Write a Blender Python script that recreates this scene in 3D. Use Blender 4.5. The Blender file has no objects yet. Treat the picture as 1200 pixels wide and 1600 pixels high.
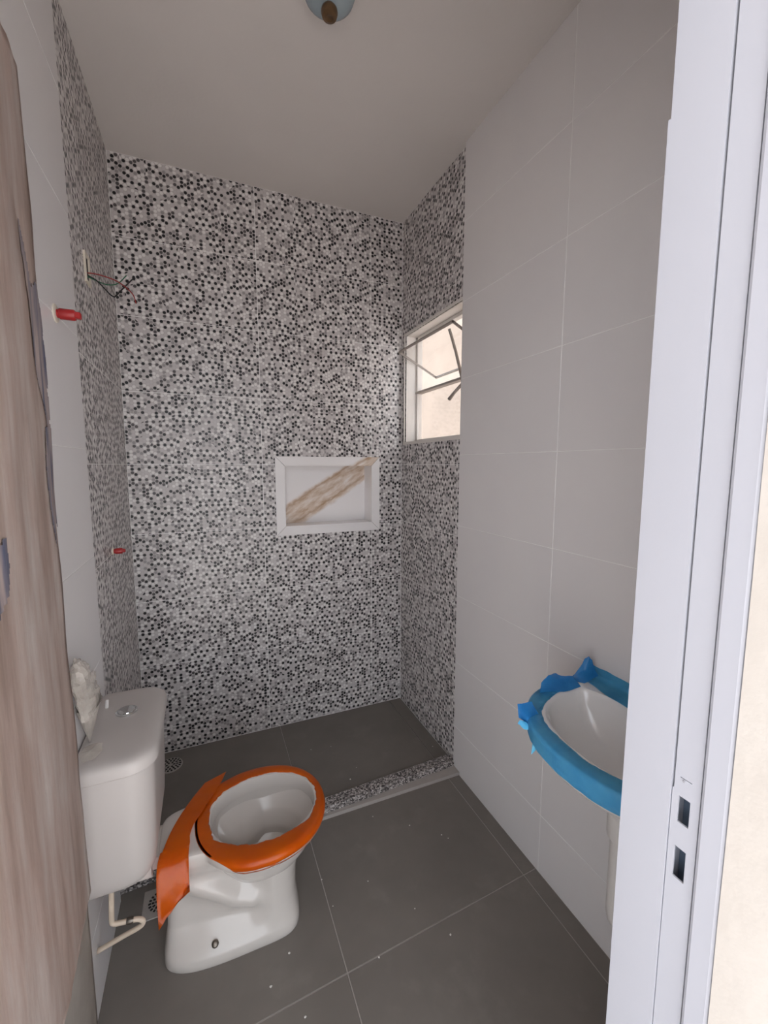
import bpy, bmesh, math, random
from mathutils import Vector, Matrix, noise

# ------------------------------------------------------------------ camera
SC = bpy.context.scene
COL = SC.collection
cam_d = bpy.data.cameras.new('camera')
cam = bpy.data.objects.new('camera', cam_d)
COL.objects.link(cam)
cam_d.sensor_fit = 'HORIZONTAL'
cam_d.sensor_width = 36.0
cam_d.lens = 36.0 * 658.5 / 1200.0
cam_d.clip_start = 0.01
_r = Vector((0.92101, -0.38953, 0.00096)); _u = Vector((0.04250, 0.10294, 0.99378)); _w = Vector((0.38720, 0.91524, -0.11136))
cam.matrix_world = Matrix(((_r.x, _u.x, -_w.x, 0), (_r.y, _u.y, -_w.y, 0), (_r.z, _u.z, -_w.z, 1.404), (0, 0, 0, 1)))
SC.camera = cam

# ------------------------------------------------------------------ world, lights, exposure
world = bpy.data.worlds.new('overcast_sky'); SC.world = world
world.use_nodes = True
_bg = world.node_tree.nodes['Background']
_bg.inputs['Color'].default_value = (0.88, 0.935, 1.0, 1)
_bg.inputs['Strength'].default_value = 1.7

# sun from the right on the added porch outside the door; the bathroom itself lies in shade
_sl = bpy.data.lights.new('sun', 'SUN'); _sl.energy = 7.0; _sl.angle = math.radians(3); _sl.color = (1.0, 0.96, 0.92)
_so = bpy.data.objects.new('sun', _sl); COL.objects.link(_so)
_so.rotation_euler = Vector((-0.62, -0.12, -0.77)).to_track_quat('-Z', 'Y').to_euler()

vs = SC.view_settings
vs.view_transform = 'Standard'; vs.look = 'None'; vs.gamma = 1.0; vs.use_curve_mapping = False
vs.exposure = 0.95

# ------------------------------------------------------------------ materials
def srgb(r, g, b):
    f = lambda c: (c / 255 / 12.92) if c / 255 <= .04045 else ((c / 255 + .055) / 1.055) ** 2.4
    return (f(r), f(g), f(b), 1)

class NT:
    def __init__(s, name):
        s.m = bpy.data.materials.new(name); s.m.use_nodes = True
        s.t = s.m.node_tree; s.b = s.t.nodes['Principled BSDF']
    def n(s, typ, **kw):
        o = s.t.nodes.new(typ)
        for k, v in kw.items(): setattr(o, k, v)
        return o
    def l(s, a, b): s.t.links.new(a, b)
    def val(s, sock, v):
        if isinstance(v, bpy.types.NodeSocket): s.l(v, sock)
        else: sock.default_value = v
    def math(s, op, a, b=0.0, c=0.0):
        o = s.n('ShaderNodeMath', operation=op)
        s.val(o.inputs[0], a); s.val(o.inputs[1], b); s.val(o.inputs[2], c); return o.outputs[0]
    def vec(s, op, a, b=(0, 0, 0), out=0, scale=None):
        o = s.n('ShaderNodeVectorMath', operation=op)
        s.val(o.inputs[0], a); s.val(o.inputs[1], b)
        if scale is not None: s.val(o.inputs['Scale'], scale)
        return o.outputs[out]
    def ramp(s, fac, stops, mode='LINEAR'):
        o = s.n('ShaderNodeValToRGB'); cr = o.color_ramp; cr.interpolation = mode
        while len(cr.elements) < len(stops): cr.elements.new(0.5)
        for e, (p, c) in zip(cr.elements, stops): e.position = p; e.color = c
        s.l(fac, o.inputs[0]); return o.outputs[0]
    def mix(s, fac, a, b):
        o = s.n('ShaderNodeMix', data_type='RGBA')
        s.val(o.inputs[0], fac); s.val(o.inputs[6], a); s.val(o.inputs[7], b); return o.outputs[2]
    def pos(s): return s.n('ShaderNodeNewGeometry').outputs['Position']
    def noise(s, scale, detail=3, rough=.5, vec=None, stretch=None):
        o = s.n('ShaderNodeTexNoise'); o.inputs['Scale'].default_value = scale
        o.inputs['Detail'].default_value = detail; o.inputs['Roughness'].default_value = rough
        v = vec if vec is not None else s.pos()
        if stretch: v = s.vec('MULTIPLY', v, stretch)
        s.l(v, o.inputs['Vector']); return o.outputs[0]
    def bump(s, h, strength=.2, dist=.01):
        o = s.n('ShaderNodeBump'); o.inputs['Strength'].default_value = strength; o.inputs['Distance'].default_value = dist
        s.l(h, o.inputs['Height']); s.l(o.outputs[0], s.b.inputs['Normal'])

def mat(name, c1, c2=None, scale=6, rough=.5, bump=0, bscale=40, metallic=0, coat=0, stretch=None, spec=.5, trans=0, alpha=1, detail=3):
    k = NT(name)
    c2 = c2 or tuple(min(1, x * .93) for x in c1[:3]) + (1,)
    f = k.noise(scale, detail, stretch=stretch)
    k.l(k.ramp(f, [(.3, c2), (.7, c1)]), k.b.inputs['Base Color'])
    k.b.inputs['Roughness'].default_value = rough; k.b.inputs['Metallic'].default_value = metallic
    k.b.inputs['Coat Weight'].default_value = coat; k.b.inputs['Specular IOR Level'].default_value = spec
    k.b.inputs['Transmission Weight'].default_value = trans; k.b.inputs['Alpha'].default_value = alpha
    if bump: k.bump(k.noise(bscale, 4), bump, .004)
    return k.m

def mosaic(name, axis):
    """printed penny mosaic: round chips on a hexagonal lattice, random shade per chip"""
    k = NT(name)
    sp = k.n('ShaderNodeSeparateXYZ'); k.l(k.pos(), sp.inputs[0])
    u = sp.outputs[0] if axis == 'x' else sp.outputs[1]
    S = 0.575 / 37
    cb = k.n('ShaderNodeCombineXYZ'); k.l(k.math('DIVIDE', u, S), cb.inputs[1]); k.l(k.math('DIVIDE', sp.outputs[2], S), cb.inputs[0])
    p = k.vec('ADD', cb.outputs[0], (400, 400 * 1.7320508, 0))
    rr = (1, 1.7320508, 1); h = (.5, .8660254, 0)
    A = k.vec('SUBTRACT', k.vec('MODULO', p, rr), h)
    B = k.vec('SUBTRACT', k.vec('MODULO', k.vec('ADD', p, h), rr), h)
    la = k.vec('LENGTH', A, out=1); lb = k.vec('LENGTH', B, out=1)
    pick = k.math('LESS_THAN', la, lb)
    mx = k.n('ShaderNodeMix', data_type='VECTOR'); k.l(pick, mx.inputs[0]); k.l(B, mx.inputs[4]); k.l(A, mx.inputs[5])
    g = mx.outputs[1]
    cell = k.vec('SNAP', k.vec('ADD', k.vec('SUBTRACT', p, g), (.1, .1, 0)), (.25, .25, 1))
    wn = k.n('ShaderNodeTexWhiteNoise', noise_dimensions='2D'); k.l(cell, wn.inputs['Vector'])
    d = k.math('MINIMUM', la, lb)
    # spread the dark chips: one of the three interleaved sub-lattices carries most of them
    cs = k.n('ShaderNodeSeparateXYZ'); k.l(k.vec('SUBTRACT', p, g), cs.inputs[0])
    row = k.math('ROUND', k.math('DIVIDE', cs.outputs[1], .8660254))
    q = k.math('ROUND', k.math('SUBTRACT', cs.outputs[0], k.math('MULTIPLY', row, .5)))
    ph = k.math('FLOOR', k.math('MULTIPLY', k.noise(.07, 0, .4, vec=cb.outputs[0]), 8.0))
    tri = k.math('MODULO', k.math('ADD', k.math('ADD', k.math('SUBTRACT', q, row), ph), 3000.0), 3.0)
    isA = k.math('LESS_THAN', tri, .5)
    wv = k.math('POWER', wn.outputs['Value'], k.math('ADD', .42, k.math('MULTIPLY', isA, 1.9)))
    blk = srgb(16, 15, 17); dk = srgb(84, 79, 80); md = srgb(160, 154, 154); lt = srgb(208, 202, 201); wh = srgb(236, 232, 230)
    chip = k.ramp(wv, [(0, blk), (.24, dk), (.42, md), (.60, lt), (.84, wh)], 'CONSTANT')
    edge = k.n('ShaderNodeMapRange'); edge.interpolation_type = 'SMOOTHSTEP'
    k.l(d, edge.inputs[0]); edge.inputs[1].default_value = .34; edge.inputs[2].default_value = .52
    grout = srgb(200, 193, 191)
    col = k.mix(edge.outputs[0], chip, grout)
    k.l(col, k.b.inputs['Base Color'])
    k.b.inputs['Roughness'].default_value = .38
    inv = k.math('SUBTRACT', 1.0, edge.outputs[0])
    k.bump(inv, .15, .001)
    return k.m

def marble():
    k = NT('niche_marble')
    sp = k.n('ShaderNodeSeparateXYZ'); k.l(k.pos(), sp.inputs[0])
    dx = k.math('SUBTRACT', sp.outputs[0], .60); dz = k.math('SUBTRACT', sp.outputs[2], 1.245)
    along = k.math('ADD', k.math('MULTIPLY', dx, .845), k.math('MULTIPLY', dz, .535))
    across = k.math('SUBTRACT', k.math('MULTIPLY', dz, .845), k.math('MULTIPLY', dx, .535))
    cb = k.n('ShaderNodeCombineXYZ'); k.l(k.math('MULTIPLY', along, .28), cb.inputs[0]); k.l(across, cb.inputs[1])
    n1 = k.noise(11, 4, .55, vec=cb.outputs[0]); n2 = k.noise(34, 6, .6, vec=cb.outputs[0])
    ac = k.math('ADD', across, k.math('MULTIPLY', k.math('SUBTRACT', n1, .5), .05))
    ac = k.math('ADD', ac, k.math('MULTIPLY', k.math('SUBTRACT', k.noise(30, 4), .5), .025))
    band = k.n('ShaderNodeMapRange'); band.interpolation_type = 'SMOOTHSTEP'
    k.l(k.math('ABSOLUTE', ac), band.inputs[0]); band.inputs[1].default_value = .078; band.inputs[2].default_value = .05; band.inputs[3].default_value = 0; band.inputs[4].default_value = 1
    vein = k.ramp(n2, [(.30, srgb(186, 152, 120)), (.42, srgb(214, 190, 168)), (.55, srgb(232, 216, 202)), (.70, srgb(246, 238, 232))])
    cc = k.mix(band.outputs[0], srgb(250, 246, 245), vein)
    for off in (-.052, .040):
        sh = k.math('ABSOLUTE', k.math('ADD', ac, off))
        ln = k.n('ShaderNodeMapRange'); k.l(sh, ln.inputs[0]); ln.inputs[1].default_value = .011; ln.inputs[2].default_value = 0; ln.inputs[3].default_value = 0; ln.inputs[4].default_value = .6
        cc = k.mix(ln.outputs[0], cc, srgb(176, 138, 104))
    k.l(cc, k.b.inputs['Base Color']); k.b.inputs['Roughness'].default_value = .22
    return k.m

def floor_tile_mat():
    k = NT('grey_floor_tile')
    n = k.noise(3.0, 5, .6); n2 = k.noise(160, 2)
    c = k.ramp(n, [(.3, srgb(116, 110, 104)), (.7, srgb(130, 123, 117))])
    dust = k.ramp(k.noise(5.5, 6, .62), [(.56, (0, 0, 0, 1)), (.8, (.16, .16, .16, 1))])
    c = k.mix(dust, c, srgb(186, 180, 174))
    k.l(c, k.b.inputs['Base Color']); k.b.inputs['Roughness'].default_value = .55
    k.bump(n2, .08, .0006)
    return k.m

def granite():
    k = NT('speckled_granite')
    v = k.n('ShaderNodeTexVoronoi'); v.inputs['Scale'].default_value = 190; k.l(k.pos(), v.inputs['Vector'])
    sp = k.n('ShaderNodeSeparateColor'); k.l(v.outputs['Color'], sp.inputs[0])
    c = k.ramp(sp.outputs[0], [(0, srgb(70, 65, 64)), (.28, srgb(130, 123, 120)), (.55, srgb(168, 161, 158)), (.82, srgb(206, 200, 197))], 'CONSTANT')
    k.l(c, k.b.inputs['Base Color']); k.b.inputs['Roughness'].default_value = .3
    return k.m

def kraft():
    k = NT('brown_wrapping_paper')
    a = k.noise(15, 6, .62, stretch=(1, 1, .14)); b = k.noise(62, 5, .65, stretch=(1, 1, .07)); d = k.noise(9, 5, .55, stretch=(1, 1, .5))
    c = k.ramp(a, [(.30, srgb(188, 160, 144)), (.5, srgb(228, 206, 194)), (.68, srgb(248, 236, 228))])
    c = k.mix(k.ramp(b, [(.60, (0, 0, 0, 1)), (.74, (.55, .55, .55, 1))]), c, srgb(240, 228, 220))
    c = k.mix(k.ramp(d, [(.50, (0, 0, 0, 1)), (.75, (.5, .5, .5, 1))]), c, srgb(214, 182, 166))
    k.l(c, k.b.inputs['Base Color']); k.b.inputs['Roughness'].default_value = .5
    k.bump(b, .35, .004)
    return k.m

M = {}
M['mosaic_x'] = mosaic('mosaic_tile_back', 'x')
M['mosaic_y'] = mosaic('mosaic_tile_side', 'y')
M['plain'] = mat('white_wall_tile', srgb(236, 232, 231), srgb(233, 229, 229), 4, .32)
M['grout'] = mat('wall_grout', srgb(255, 253, 251), None, 30, .9, .1, 300)
M['floor_grout'] = mat('floor_grout', srgb(178, 170, 164), None, 30, .9)
M['floor'] = floor_tile_mat()
M['granite'] = granite()
M['ceiling'] = mat('painted_ceiling', srgb(226, 219, 214), srgb(221, 214, 209), 2, .9, .12, 90)
M['marble'] = marble()
M['niche_white'] = mat('niche_white_tile', srgb(252, 248, 247), None, 5, .25)
M['ceramic'] = mat('white_ceramic', srgb(212, 205, 199), srgb(208, 201, 195), 3, .24, coat=.25)
M['basin_ceramic'] = mat('basin_ceramic', srgb(246, 244, 243), srgb(243, 241, 240), 3, .12, coat=.5)
M['tank_plastic'] = mat('white_tank_plastic', srgb(200, 193, 189), srgb(196, 189, 185), 3, .38)
M['chrome'] = mat('chrome', (.7, .72, .72, 1), None, 8, .12, metallic=1)
M['orange'] = mat('orange_tape', srgb(252, 124, 4), srgb(236, 104, 4), 9, .28, .35, 30, coat=.3)
M['blue'] = mat('blue_tape', srgb(116, 214, 255), srgb(84, 186, 242), 14, .35, .35, 40)
M['blue_film'] = mat('blue_tape_loose', srgb(54, 140, 206), srgb(38, 116, 184), 18, .35, .4, 50)
M['alum'] = mat('white_aluminium', srgb(193, 194, 202), srgb(190, 191, 199), 3, .35)
M['alum_dark'] = mat('strike_hole_inside', srgb(120, 134, 150), srgb(100, 114, 132), 12, .4, metallic=.4)
M['seal'] = mat('grey_seam', srgb(168, 166, 172), None, 20, .7)
M['plaster'] = mat('cream_plaster', srgb(216, 209, 201), srgb(206, 198, 189), 7, .85, .2, 60)
M['hall_wall'] = mat('hall_wall_paint', srgb(228, 222, 214), None, 3, .9)
M['ext_wall'] = mat('outside_render', srgb(176, 158, 144), srgb(166, 149, 136), 3.2, .95, .2, 40)
M['ground'] = mat('outside_concrete', srgb(170, 160, 150), None, 2, .95)
M['porch'] = mat('added_porch_concrete', srgb(214, 209, 207), srgb(206, 201, 198), 1.5, .9)  # for the added porch floor, pale so that it bounces sunlight indoors
M['kraft'] = kraft()
M['film_blue'] = mat('dark_printed_film', srgb(176, 158, 150), srgb(92, 94, 112), 60, .75, .2, 30, spec=.1, stretch=(1, 1, .12))
M['film_clear'] = mat('clear_film', srgb(226, 218, 208), srgb(200, 190, 180), 9, .3, .4, 16)
M['bag'] = mat('crumpled_clear_plastic', srgb(232, 224, 214), srgb(206, 196, 186), 20, .22, .5, 60, alpha=.62)
M['bag_shaded'] = mat('shaded_bag_plastic', srgb(190, 182, 174), srgb(168, 160, 152), 20, .3, alpha=.9)  # greyer than the bag: shade inside its mouth put into the colour
M['red'] = mat('red_plastic', srgb(182, 40, 40), srgb(150, 30, 32), 20, .4)
M['black'] = mat('black_insulation', srgb(28, 26, 28), None, 20, .5)
M['wire_red'] = mat('red_insulation', srgb(150, 40, 36), None, 20, .5)
M['wire_green'] = mat('green_insulation', srgb(50, 110, 80), None, 20, .5)
M['box_white'] = mat('cream_plastic', srgb(226, 216, 200), None, 20, .5)
M['hose'] = mat('cream_hose', srgb(222, 206, 186), srgb(208, 190, 170), 30, .45)
M['drain'] = mat('grey_drain_plastic', srgb(176, 170, 164), None, 30, .45)
M['drain_dark'] = mat('drain_hole', srgb(26, 24, 24), None, 30, .8)
M['pvc'] = mat('white_pipe', srgb(232, 228, 224), None, 10, .35)
M['lampglass'] = mat('pale_blue_lamp_glass', srgb(190, 205, 212), srgb(178, 196, 204), 12, .2, trans=.35)
M['brass'] = mat('brown_finial', srgb(120, 92, 62), srgb(92, 70, 50), 50, .4, metallic=.4)
M['steel'] = mat('bolt_steel', srgb(120, 112, 104), None, 60, .35, metallic=.9)
M['window_metal'] = mat('window_aluminium', srgb(232, 226, 220), None, 6, .4)
M['sash_metal'] = mat('sash_aluminium', srgb(176, 166, 158), srgb(164, 154, 148), 12, .4, metallic=.3)
M['crumb'] = mat('plaster_crumb', srgb(232, 228, 222), None, 60, .9)
g = NT('window_glass'); g.b.inputs['Base Color'].default_value = (1, 1, 1, 1); g.b.inputs['Roughness'].default_value = .02
_mx = g.n('ShaderNodeMixShader'); _tr = g.n('ShaderNodeBsdfTransparent'); _gl = g.n('ShaderNodeBsdfGlossy'); _gl.inputs['Roughness'].default_value = .03
_tr.inputs[0].default_value = (.96, .95, .94, 1); _mx.inputs[0].default_value = .07
g.l(_tr.outputs[0], _mx.inputs[1]); g.l(_gl.outputs[0], _mx.inputs[2])
g.l(_mx.outputs[0], g.t.nodes['Material Output'].inputs[0])
M['glass'] = g.m

# ------------------------------------------------------------------ mesh helpers
def origin(o):
    v = Vector((0, 0, 0))
    while o is not None: v += o.location; o = o.parent
    return v

def link(name, me, material, parent=None, smooth=False, loc=None):
    o = bpy.data.objects.new(name, me)
    if material is not None and not me.materials: me.materials.append(material)
    COL.objects.link(o)
    if parent is not None: o.parent = parent
    if loc is not None: o.location = Vector(loc) - (origin(parent) if parent else Vector((0, 0, 0)))
    if smooth:
        for p in me.polygons: p.use_smooth = True
    return o

def obj(name, bm, material, parent=None, smooth=False, base=None):
    """world-coordinate bmesh -> one mesh object; base = where its origin sits when it is top level"""
    bmesh.ops.recalc_face_normals(bm, faces=bm.faces[:])
    off = origin(parent) if parent else Vector(base or (0, 0, 0))
    bmesh.ops.translate(bm, verts=bm.verts[:], vec=-off)
    me = bpy.data.meshes.new(name); bm.to_mesh(me); bm.free()
    o = link(name, me, material, parent, smooth)
    if parent is None: o.location = off
    if smooth == 'auto':
        for p in me.polygons: p.use_smooth = True
        me.set_sharp_from_angle(angle=math.radians(38))
    return o

def thing(name, label, cat, loc, group=None):
    o = bpy.data.objects.new(name, None); COL.objects.link(o); o.location = loc; o.empty_display_size = .05
    return tag(o, label, cat, group)

def tag(o, label, cat, group=None):
    o['label'] = label; o['category'] = cat
    if group: o['group'] = group
    return o

def struct(o, label, cat):
    o['kind'] = 'structure'; o['label'] = label; o['category'] = cat
    return o

def box(bm, lo, hi):
    vs_ = [bm.verts.new((x, y, z)) for x in (lo[0], hi[0]) for y in (lo[1], hi[1]) for z in (lo[2], hi[2])]
    for f in ((0, 1, 3, 2), (4, 6, 7, 5), (0, 4, 5, 1), (2, 3, 7, 6), (0, 2, 6, 4), (1, 5, 7, 3)):
        bm.faces.new([vs_[i] for i in f])
    return bm

def bbox(lo, hi, bev=.003, seg=2):
    bm = box(bmesh.new(), lo, hi)
    if bev: bmesh.ops.bevel(bm, geom=bm.edges[:], offset=bev, segments=seg, affect='EDGES', profile=.5)
    return bm

def slab(bm, axis, n0, n1, cells):
    """boxes of a wall slab; axis = normal; cells = (u0,u1,v0,v1) with u along x or y, v along z"""
    for u0, u1, v0, v1 in cells:
        if axis == 'x': box(bm, (n0, u0, v0), (n1, u1, v1))
        else: box(bm, (u0, n0, v0), (u1, n1, v1))
    return bm

def holed(u0, u1, v0, v1, h):
    a, b, c, d = h
    return [(u0, a, v0, v1), (b, u1, v0, v1), (a, b, v0, c), (a, b, d, v1)]

def loft(bm, rings, cap0=False, cap1=False, close=True):
    R = [[bm.verts.new(p) for p in r] for r in rings]
    n = len(R[0])
    for a, b in zip(R, R[1:]):
        for i in range(n if close else n - 1):
            j = (i + 1) % n
            bm.faces.new((a[i], a[j], b[j], b[i]))
    if cap0: bm.faces.new(R[0][::-1])
    if cap1: bm.faces.new(R[-1])
    return bm

def tube(bm, pts, rad, n=10, cap=True):
    pts = [Vector(p) for p in pts]; rings = []; up = Vector((0, 0, 1))
    for i, p in enumerate(pts):
        t = (pts[min(i + 1, len(pts) - 1)] - pts[max(i - 1, 0)]).normalized()
        a = t.cross(up) if abs(t.dot(up)) < .95 else t.cross(Vector((1, 0, 0)))
        a.normalize(); b = t.cross(a).normalized()
        if rings and (prev_a.dot(a) < 0): a, b = -a, -b
        prev_a = a
        rr = rad[i] if isinstance(rad, (list, tuple)) else rad
        rings.append([p + rr * (math.cos(q) * a + math.sin(q) * b) for q in [2 * math.pi * k / n for k in range(n)]])
    return loft(bm, rings, cap, cap)

def spline(pts, n=8):
    P = [Vector(p) for p in pts]; P = [2 * P[0] - P[1]] + P + [2 * P[-1] - P[-2]]; out = []
    for i in range(1, len(P) - 2):
        for k in range(n):
            t = k / n
            out.append(.5 * ((2 * P[i]) + (P[i + 1] - P[i - 1]) * t + (2 * P[i - 1] - 5 * P[i] + 4 * P[i + 1] - P[i + 2]) * t * t + (3 * P[i] - P[i - 1] - 3 * P[i + 1] + P[i + 2]) * t ** 3))
    out.append(P[-2]); return out

def lathe(bm, c, axis, prof, n=24, cap0=True, cap1=True):
    """prof = (radius, distance along axis)"""
    c = Vector(c); ax = Vector(axis).normalized()
    a = ax.orthogonal().normalized(); b = ax.cross(a)
    rings = [[c + ax * h + r_ * (math.cos(q) * a + math.sin(q) * b) for q in [2 * math.pi * k / n for k in range(n)]] for r_, h in prof]
    return loft(bm, rings, cap0, cap1)

def sheet(bm, pts, thick=.0008, nrm=None):
    """a thin closed sheet from a polygon outline"""
    P = [Vector(p) for p in pts]
    if nrm is None: nrm = (P[1] - P[0]).cross(P[2] - P[0]).normalized()
    loft(bm, [[p - nrm * thick / 2 for p in P], [p + nrm * thick / 2 for p in P]], True, True)
    return bm

def sm(a, b, x):
    t = max(0, min(1, (x - a) / (b - a))); return t * t * (3 - 2 * t)

# ------------------------------------------------------------------ dimensions
L, R1, R2, D, EY, EYL, H = -.315, 1.020, 1.008, 2.159, 1.554, 1.45, 2.675
LP = -.309            # face of plain tiles on the left
FY0, FY1 = .12, .337  # door wall
JX = .475             # right jamb face
ZS = .018             # shower floor
NI = (.322, .883, 1.045, 1.445)   # niche opening incl. frame on back wall
WI = (1.560, 2.117, 1.527, 2.087) # window opening

# ------------------------------------------------------------------ tiles
TC = {}
def tile_mesh(axis, sgn, w, h, material, th=.006, ch=.0007):
    key = (axis, sgn, round(w, 4), round(h, 4), material.name)
    if key in TC: return TC[key]
    bm = bmesh.new()
    def ring(ins, n):
        out = []
        for a, b in ((-1, -1), (1, -1), (1, 1), (-1, 1)):
            u, v = a * (w / 2 - ins), b * (h / 2 - ins)
            out.append((sgn * n, u, v) if axis == 'x' else ((u, sgn * n, v) if axis == 'y' else (u, v, n)))
        return out
    loft(bm, [ring(0, -th), ring(0, -ch), ring(ch, 0)], True, True)
    bmesh.ops.recalc_face_normals(bm, faces=bm.faces[:])
    me = bpy.data.meshes.new('tile'); bm.to_mesh(me); bm.free(); me.materials.append(material)
    TC[key] = me; return me

def wall_tiles(parent, axis, sgn, n0, us, vs2, material, hole=None, gap=.0024):
    """us, vs2 = joint positions; sgn = direction the tile faces"""
    for u0, u1 in zip(us, us[1:]):
        for v0, v1 in zip(vs2, vs2[1:]):
            a, b, c, d = u0 + gap / 2, u1 - gap / 2, v0 + gap / 2, v1 - gap / 2
            if hole and a < hole[1] and b > hole[0] and c < hole[3] and d > hole[2]:
                U = sorted({a, b} | {x for x in hole[:2] if a < x < b}); V = sorted({c, d} | {x for x in hole[2:] if c < x < d})
                bm = bmesh.new(); k = 0
                for p, q in zip(U, U[1:]):
                    for r_, s_ in zip(V, V[1:]):
                        if hole[0] <= (p + q) / 2 <= hole[1] and hole[2] <= (r_ + s_) / 2 <= hole[3]: continue
                        if q - p < .004 or s_ - r_ < .004: continue
                        lo, hi = sorted((n0, n0 - sgn * .006))
                        slab(bm, axis, lo, hi, [(p, q, r_, s_)]); k += 1
                if k: 
                    bmesh.ops.remove_doubles(bm, verts=bm.verts[:], dist=1e-5)
                    obj('tile', bm, material, parent)
                else: bm.free()
                continue
            me = tile_mesh(axis, sgn, b - a, d - c, material)
            cu, cv = (a + b) / 2, (c + d) / 2
            link('tile', me, None, parent, loc=(n0, cu, cv) if axis == 'x' else (cu, n0, cv))

MZ = [ZS, .141, .457, .773, 1.089, 1.405, 1.721, 2.037, 2.353, H]
# back wall
bm = slab(bmesh.new(), 'y', D + .001, D + .22, holed(L - .15, R1 + .095, -.1, H + .1, (NI[0] + .03, NI[1] - .03, NI[2] + .03, NI[3] - .03)))
w = struct(obj('wall_back', bm, M['grout']), 'shower back wall of black, grey and white printed mosaic tiles', 'wall')
wall_tiles(w, 'y', -1, D, [L, .262, .838, R1], MZ, M['mosaic_x'], (NI[0] + .005, NI[1] - .005, NI[2] + .005, NI[3] - .005))
# left wall
bm = slab(bmesh.new(), 'x', L - .18, L - .001, [(FY1, D + .22, -.1, H + .1)]); slab(bm, 'x', L - .001, LP - .001, [(FY1, EYL - .001, -.1, H + .1)])
w = struct(obj('wall_left', bm, M['grout']), 'left wall, white tiles near the door and mosaic tiles in the shower', 'wall')
wall_tiles(w, 'x', 1, L, [EYL, 1.59, D], MZ, M['mosaic_y'])
PZ = [0, .212, .52, .828, 1.14, 1.446, 1.762, 2.07, 2.38, H]
wall_tiles(w, 'x', 1, LP, [FY1, .865, EYL], [0, .215, .523, .831, 1.139, 1.447, 1.755, 2.063, 2.371, H], M['plain'])
# right wall
bm = slab(bmesh.new(), 'x', R1 + .001, R1 + .095, holed(EY, D + .22, -.1, H + .1, (WI[0] - .02, WI[1] + .0125, WI[2] - .0145, WI[3] + .0125)))
slab(bm, 'x', R2 + .001, R1 + .095, [(FY1, EY, -.1, H + .1)])
w = struct(obj('wall_right', bm, M['grout']), 'right wall of large white tiles with a mosaic shower end', 'wall')
wall_tiles(w, 'x', -1, R1, [EY, 1.585, D], MZ, M['mosaic_y'], WI)
wall_tiles(w, 'x', -1, R2, [FY1, .426, 1.006, EY], PZ, M['plain'])
# ceiling over bathroom and hall
bm = box(bmesh.new(), (L - .18, FY1, H), (R1 + .095, D + .22, H + .12))
struct(obj('ceiling', bm, M['ceiling']), 'plain painted ceiling, greyish white', 'ceiling')

# ------------------------------------------------------------------ floors
def quad_tile(parent, pts, z, material, th=.012, gap=.0015):
    c = sum((Vector((x, y, 0)) for x, y in pts), Vector()) / 4
    def rg(ins, zz):
        out = []
        for x, y in pts:
            d = Vector((x, y, 0)) - c
            out.append((x - math.copysign(ins, d.x), y - math.copysign(ins, d.y), zz))
        return out
    bm = loft(bmesh.new(), [rg(gap, z - th), rg(gap, z - .001), rg(gap + .001, z)], True, True)
    return obj('tile', bm, material, parent)

bm = box(bmesh.new(), (L - .1, FY0, -.12), (R1 + .1, D + .1, -.0015))
fl = struct(obj('floor', bm, M['floor_grout']), 'bathroom floor of large grey square tiles', 'floor')
jy = lambda x, y0: y0 + .053 * x          # the cross joints run slightly askew
FX = [L, .306, .953, R2]
for x0, x1 in zip(FX, FX[1:]):
    for ya, yb in ((FY0, None), (.963, 1.493)):
        if yb is None: p = [(x0, ya), (x1, ya), (x1, jy(x1, .963)), (x0, jy(x0, .963))]
        else: p = [(x0, jy(x0, ya)), (x1, jy(x1, ya)), (x1, jy(x1, yb)), (x0, jy(x0, yb))]
        quad_tile(fl, p, 0, M['floor'])
# shower floor
bm = box(bmesh.new(), (L, 1.50, -.0015), (R1, D + .004, ZS - .003))
sf = struct(obj('floor_shower', bm, M['floor_grout']), 'raised shower floor of dark grey tiles behind the curb', 'floor')
SX = [L, .312, .945, R1]
for x0, x1 in zip(SX, SX[1:]):
    quad_tile(sf, [(x0, jy(x0, 1.535)), (x1, jy(x1, 1.535)), (x1, D), (x0, D)], ZS, M['floor'])
# curb
y0, y1 = 1.491, 1.545
bm = bmesh.new()
xs = [L, R2]
loft(bm, [[(x, jy(x, y0), -.002), (x, jy(x, y0), .036), (x, jy(x, y0) + .004, .040), (x, jy(x, y1) - .004, .040), (x, jy(x, y1), .037), (x, jy(x, y1), -.002)] for x in xs], True, True)
struct(obj('trim_1', bm, M['granite']), 'low speckled grey granite curb across the shower', 'curb')

# ------------------------------------------------------------------ niche
a, b, c, d = NI; t = .047
ni = bpy.data.objects.new('wall_niche', None); COL.objects.link(ni); ni.location = (a, D, c)
struct(ni, 'recessed shower niche with mitred white frame and gold veined marble back', 'niche')
o4 = [(a, c), (b, c), (b, d), (a, d)]; i4 = [(a + t, c + t), (b - t, c + t), (b - t, d - t), (a + t, d - t)]
for k in range(4):
    j = (k + 1) % 4; e = .0008
    q = [o4[k], o4[j], i4[j], i4[k]]
    cx, cz = sum(p[0] for p in q) / 4, sum(p[1] for p in q) / 4
    q = [(x + (cx - x) * .006, z + (cz - z) * .006) for x, z in q]
    bm = loft(bmesh.new(), [[(x, D - .009, z) for x, z in q], [(x, D + .016, z) for x, z in q]], True, True)
    obj('frame_piece', bm, M['marble'] if k == 2 else M['niche_white'], ni)
dp = D + .105
obj('back_panel', box(bmesh.new(), (a + t - .006, dp, c + t - .006), (b - t + .006, dp + .01, d - t + .006)), M['marble'], ni)
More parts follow.
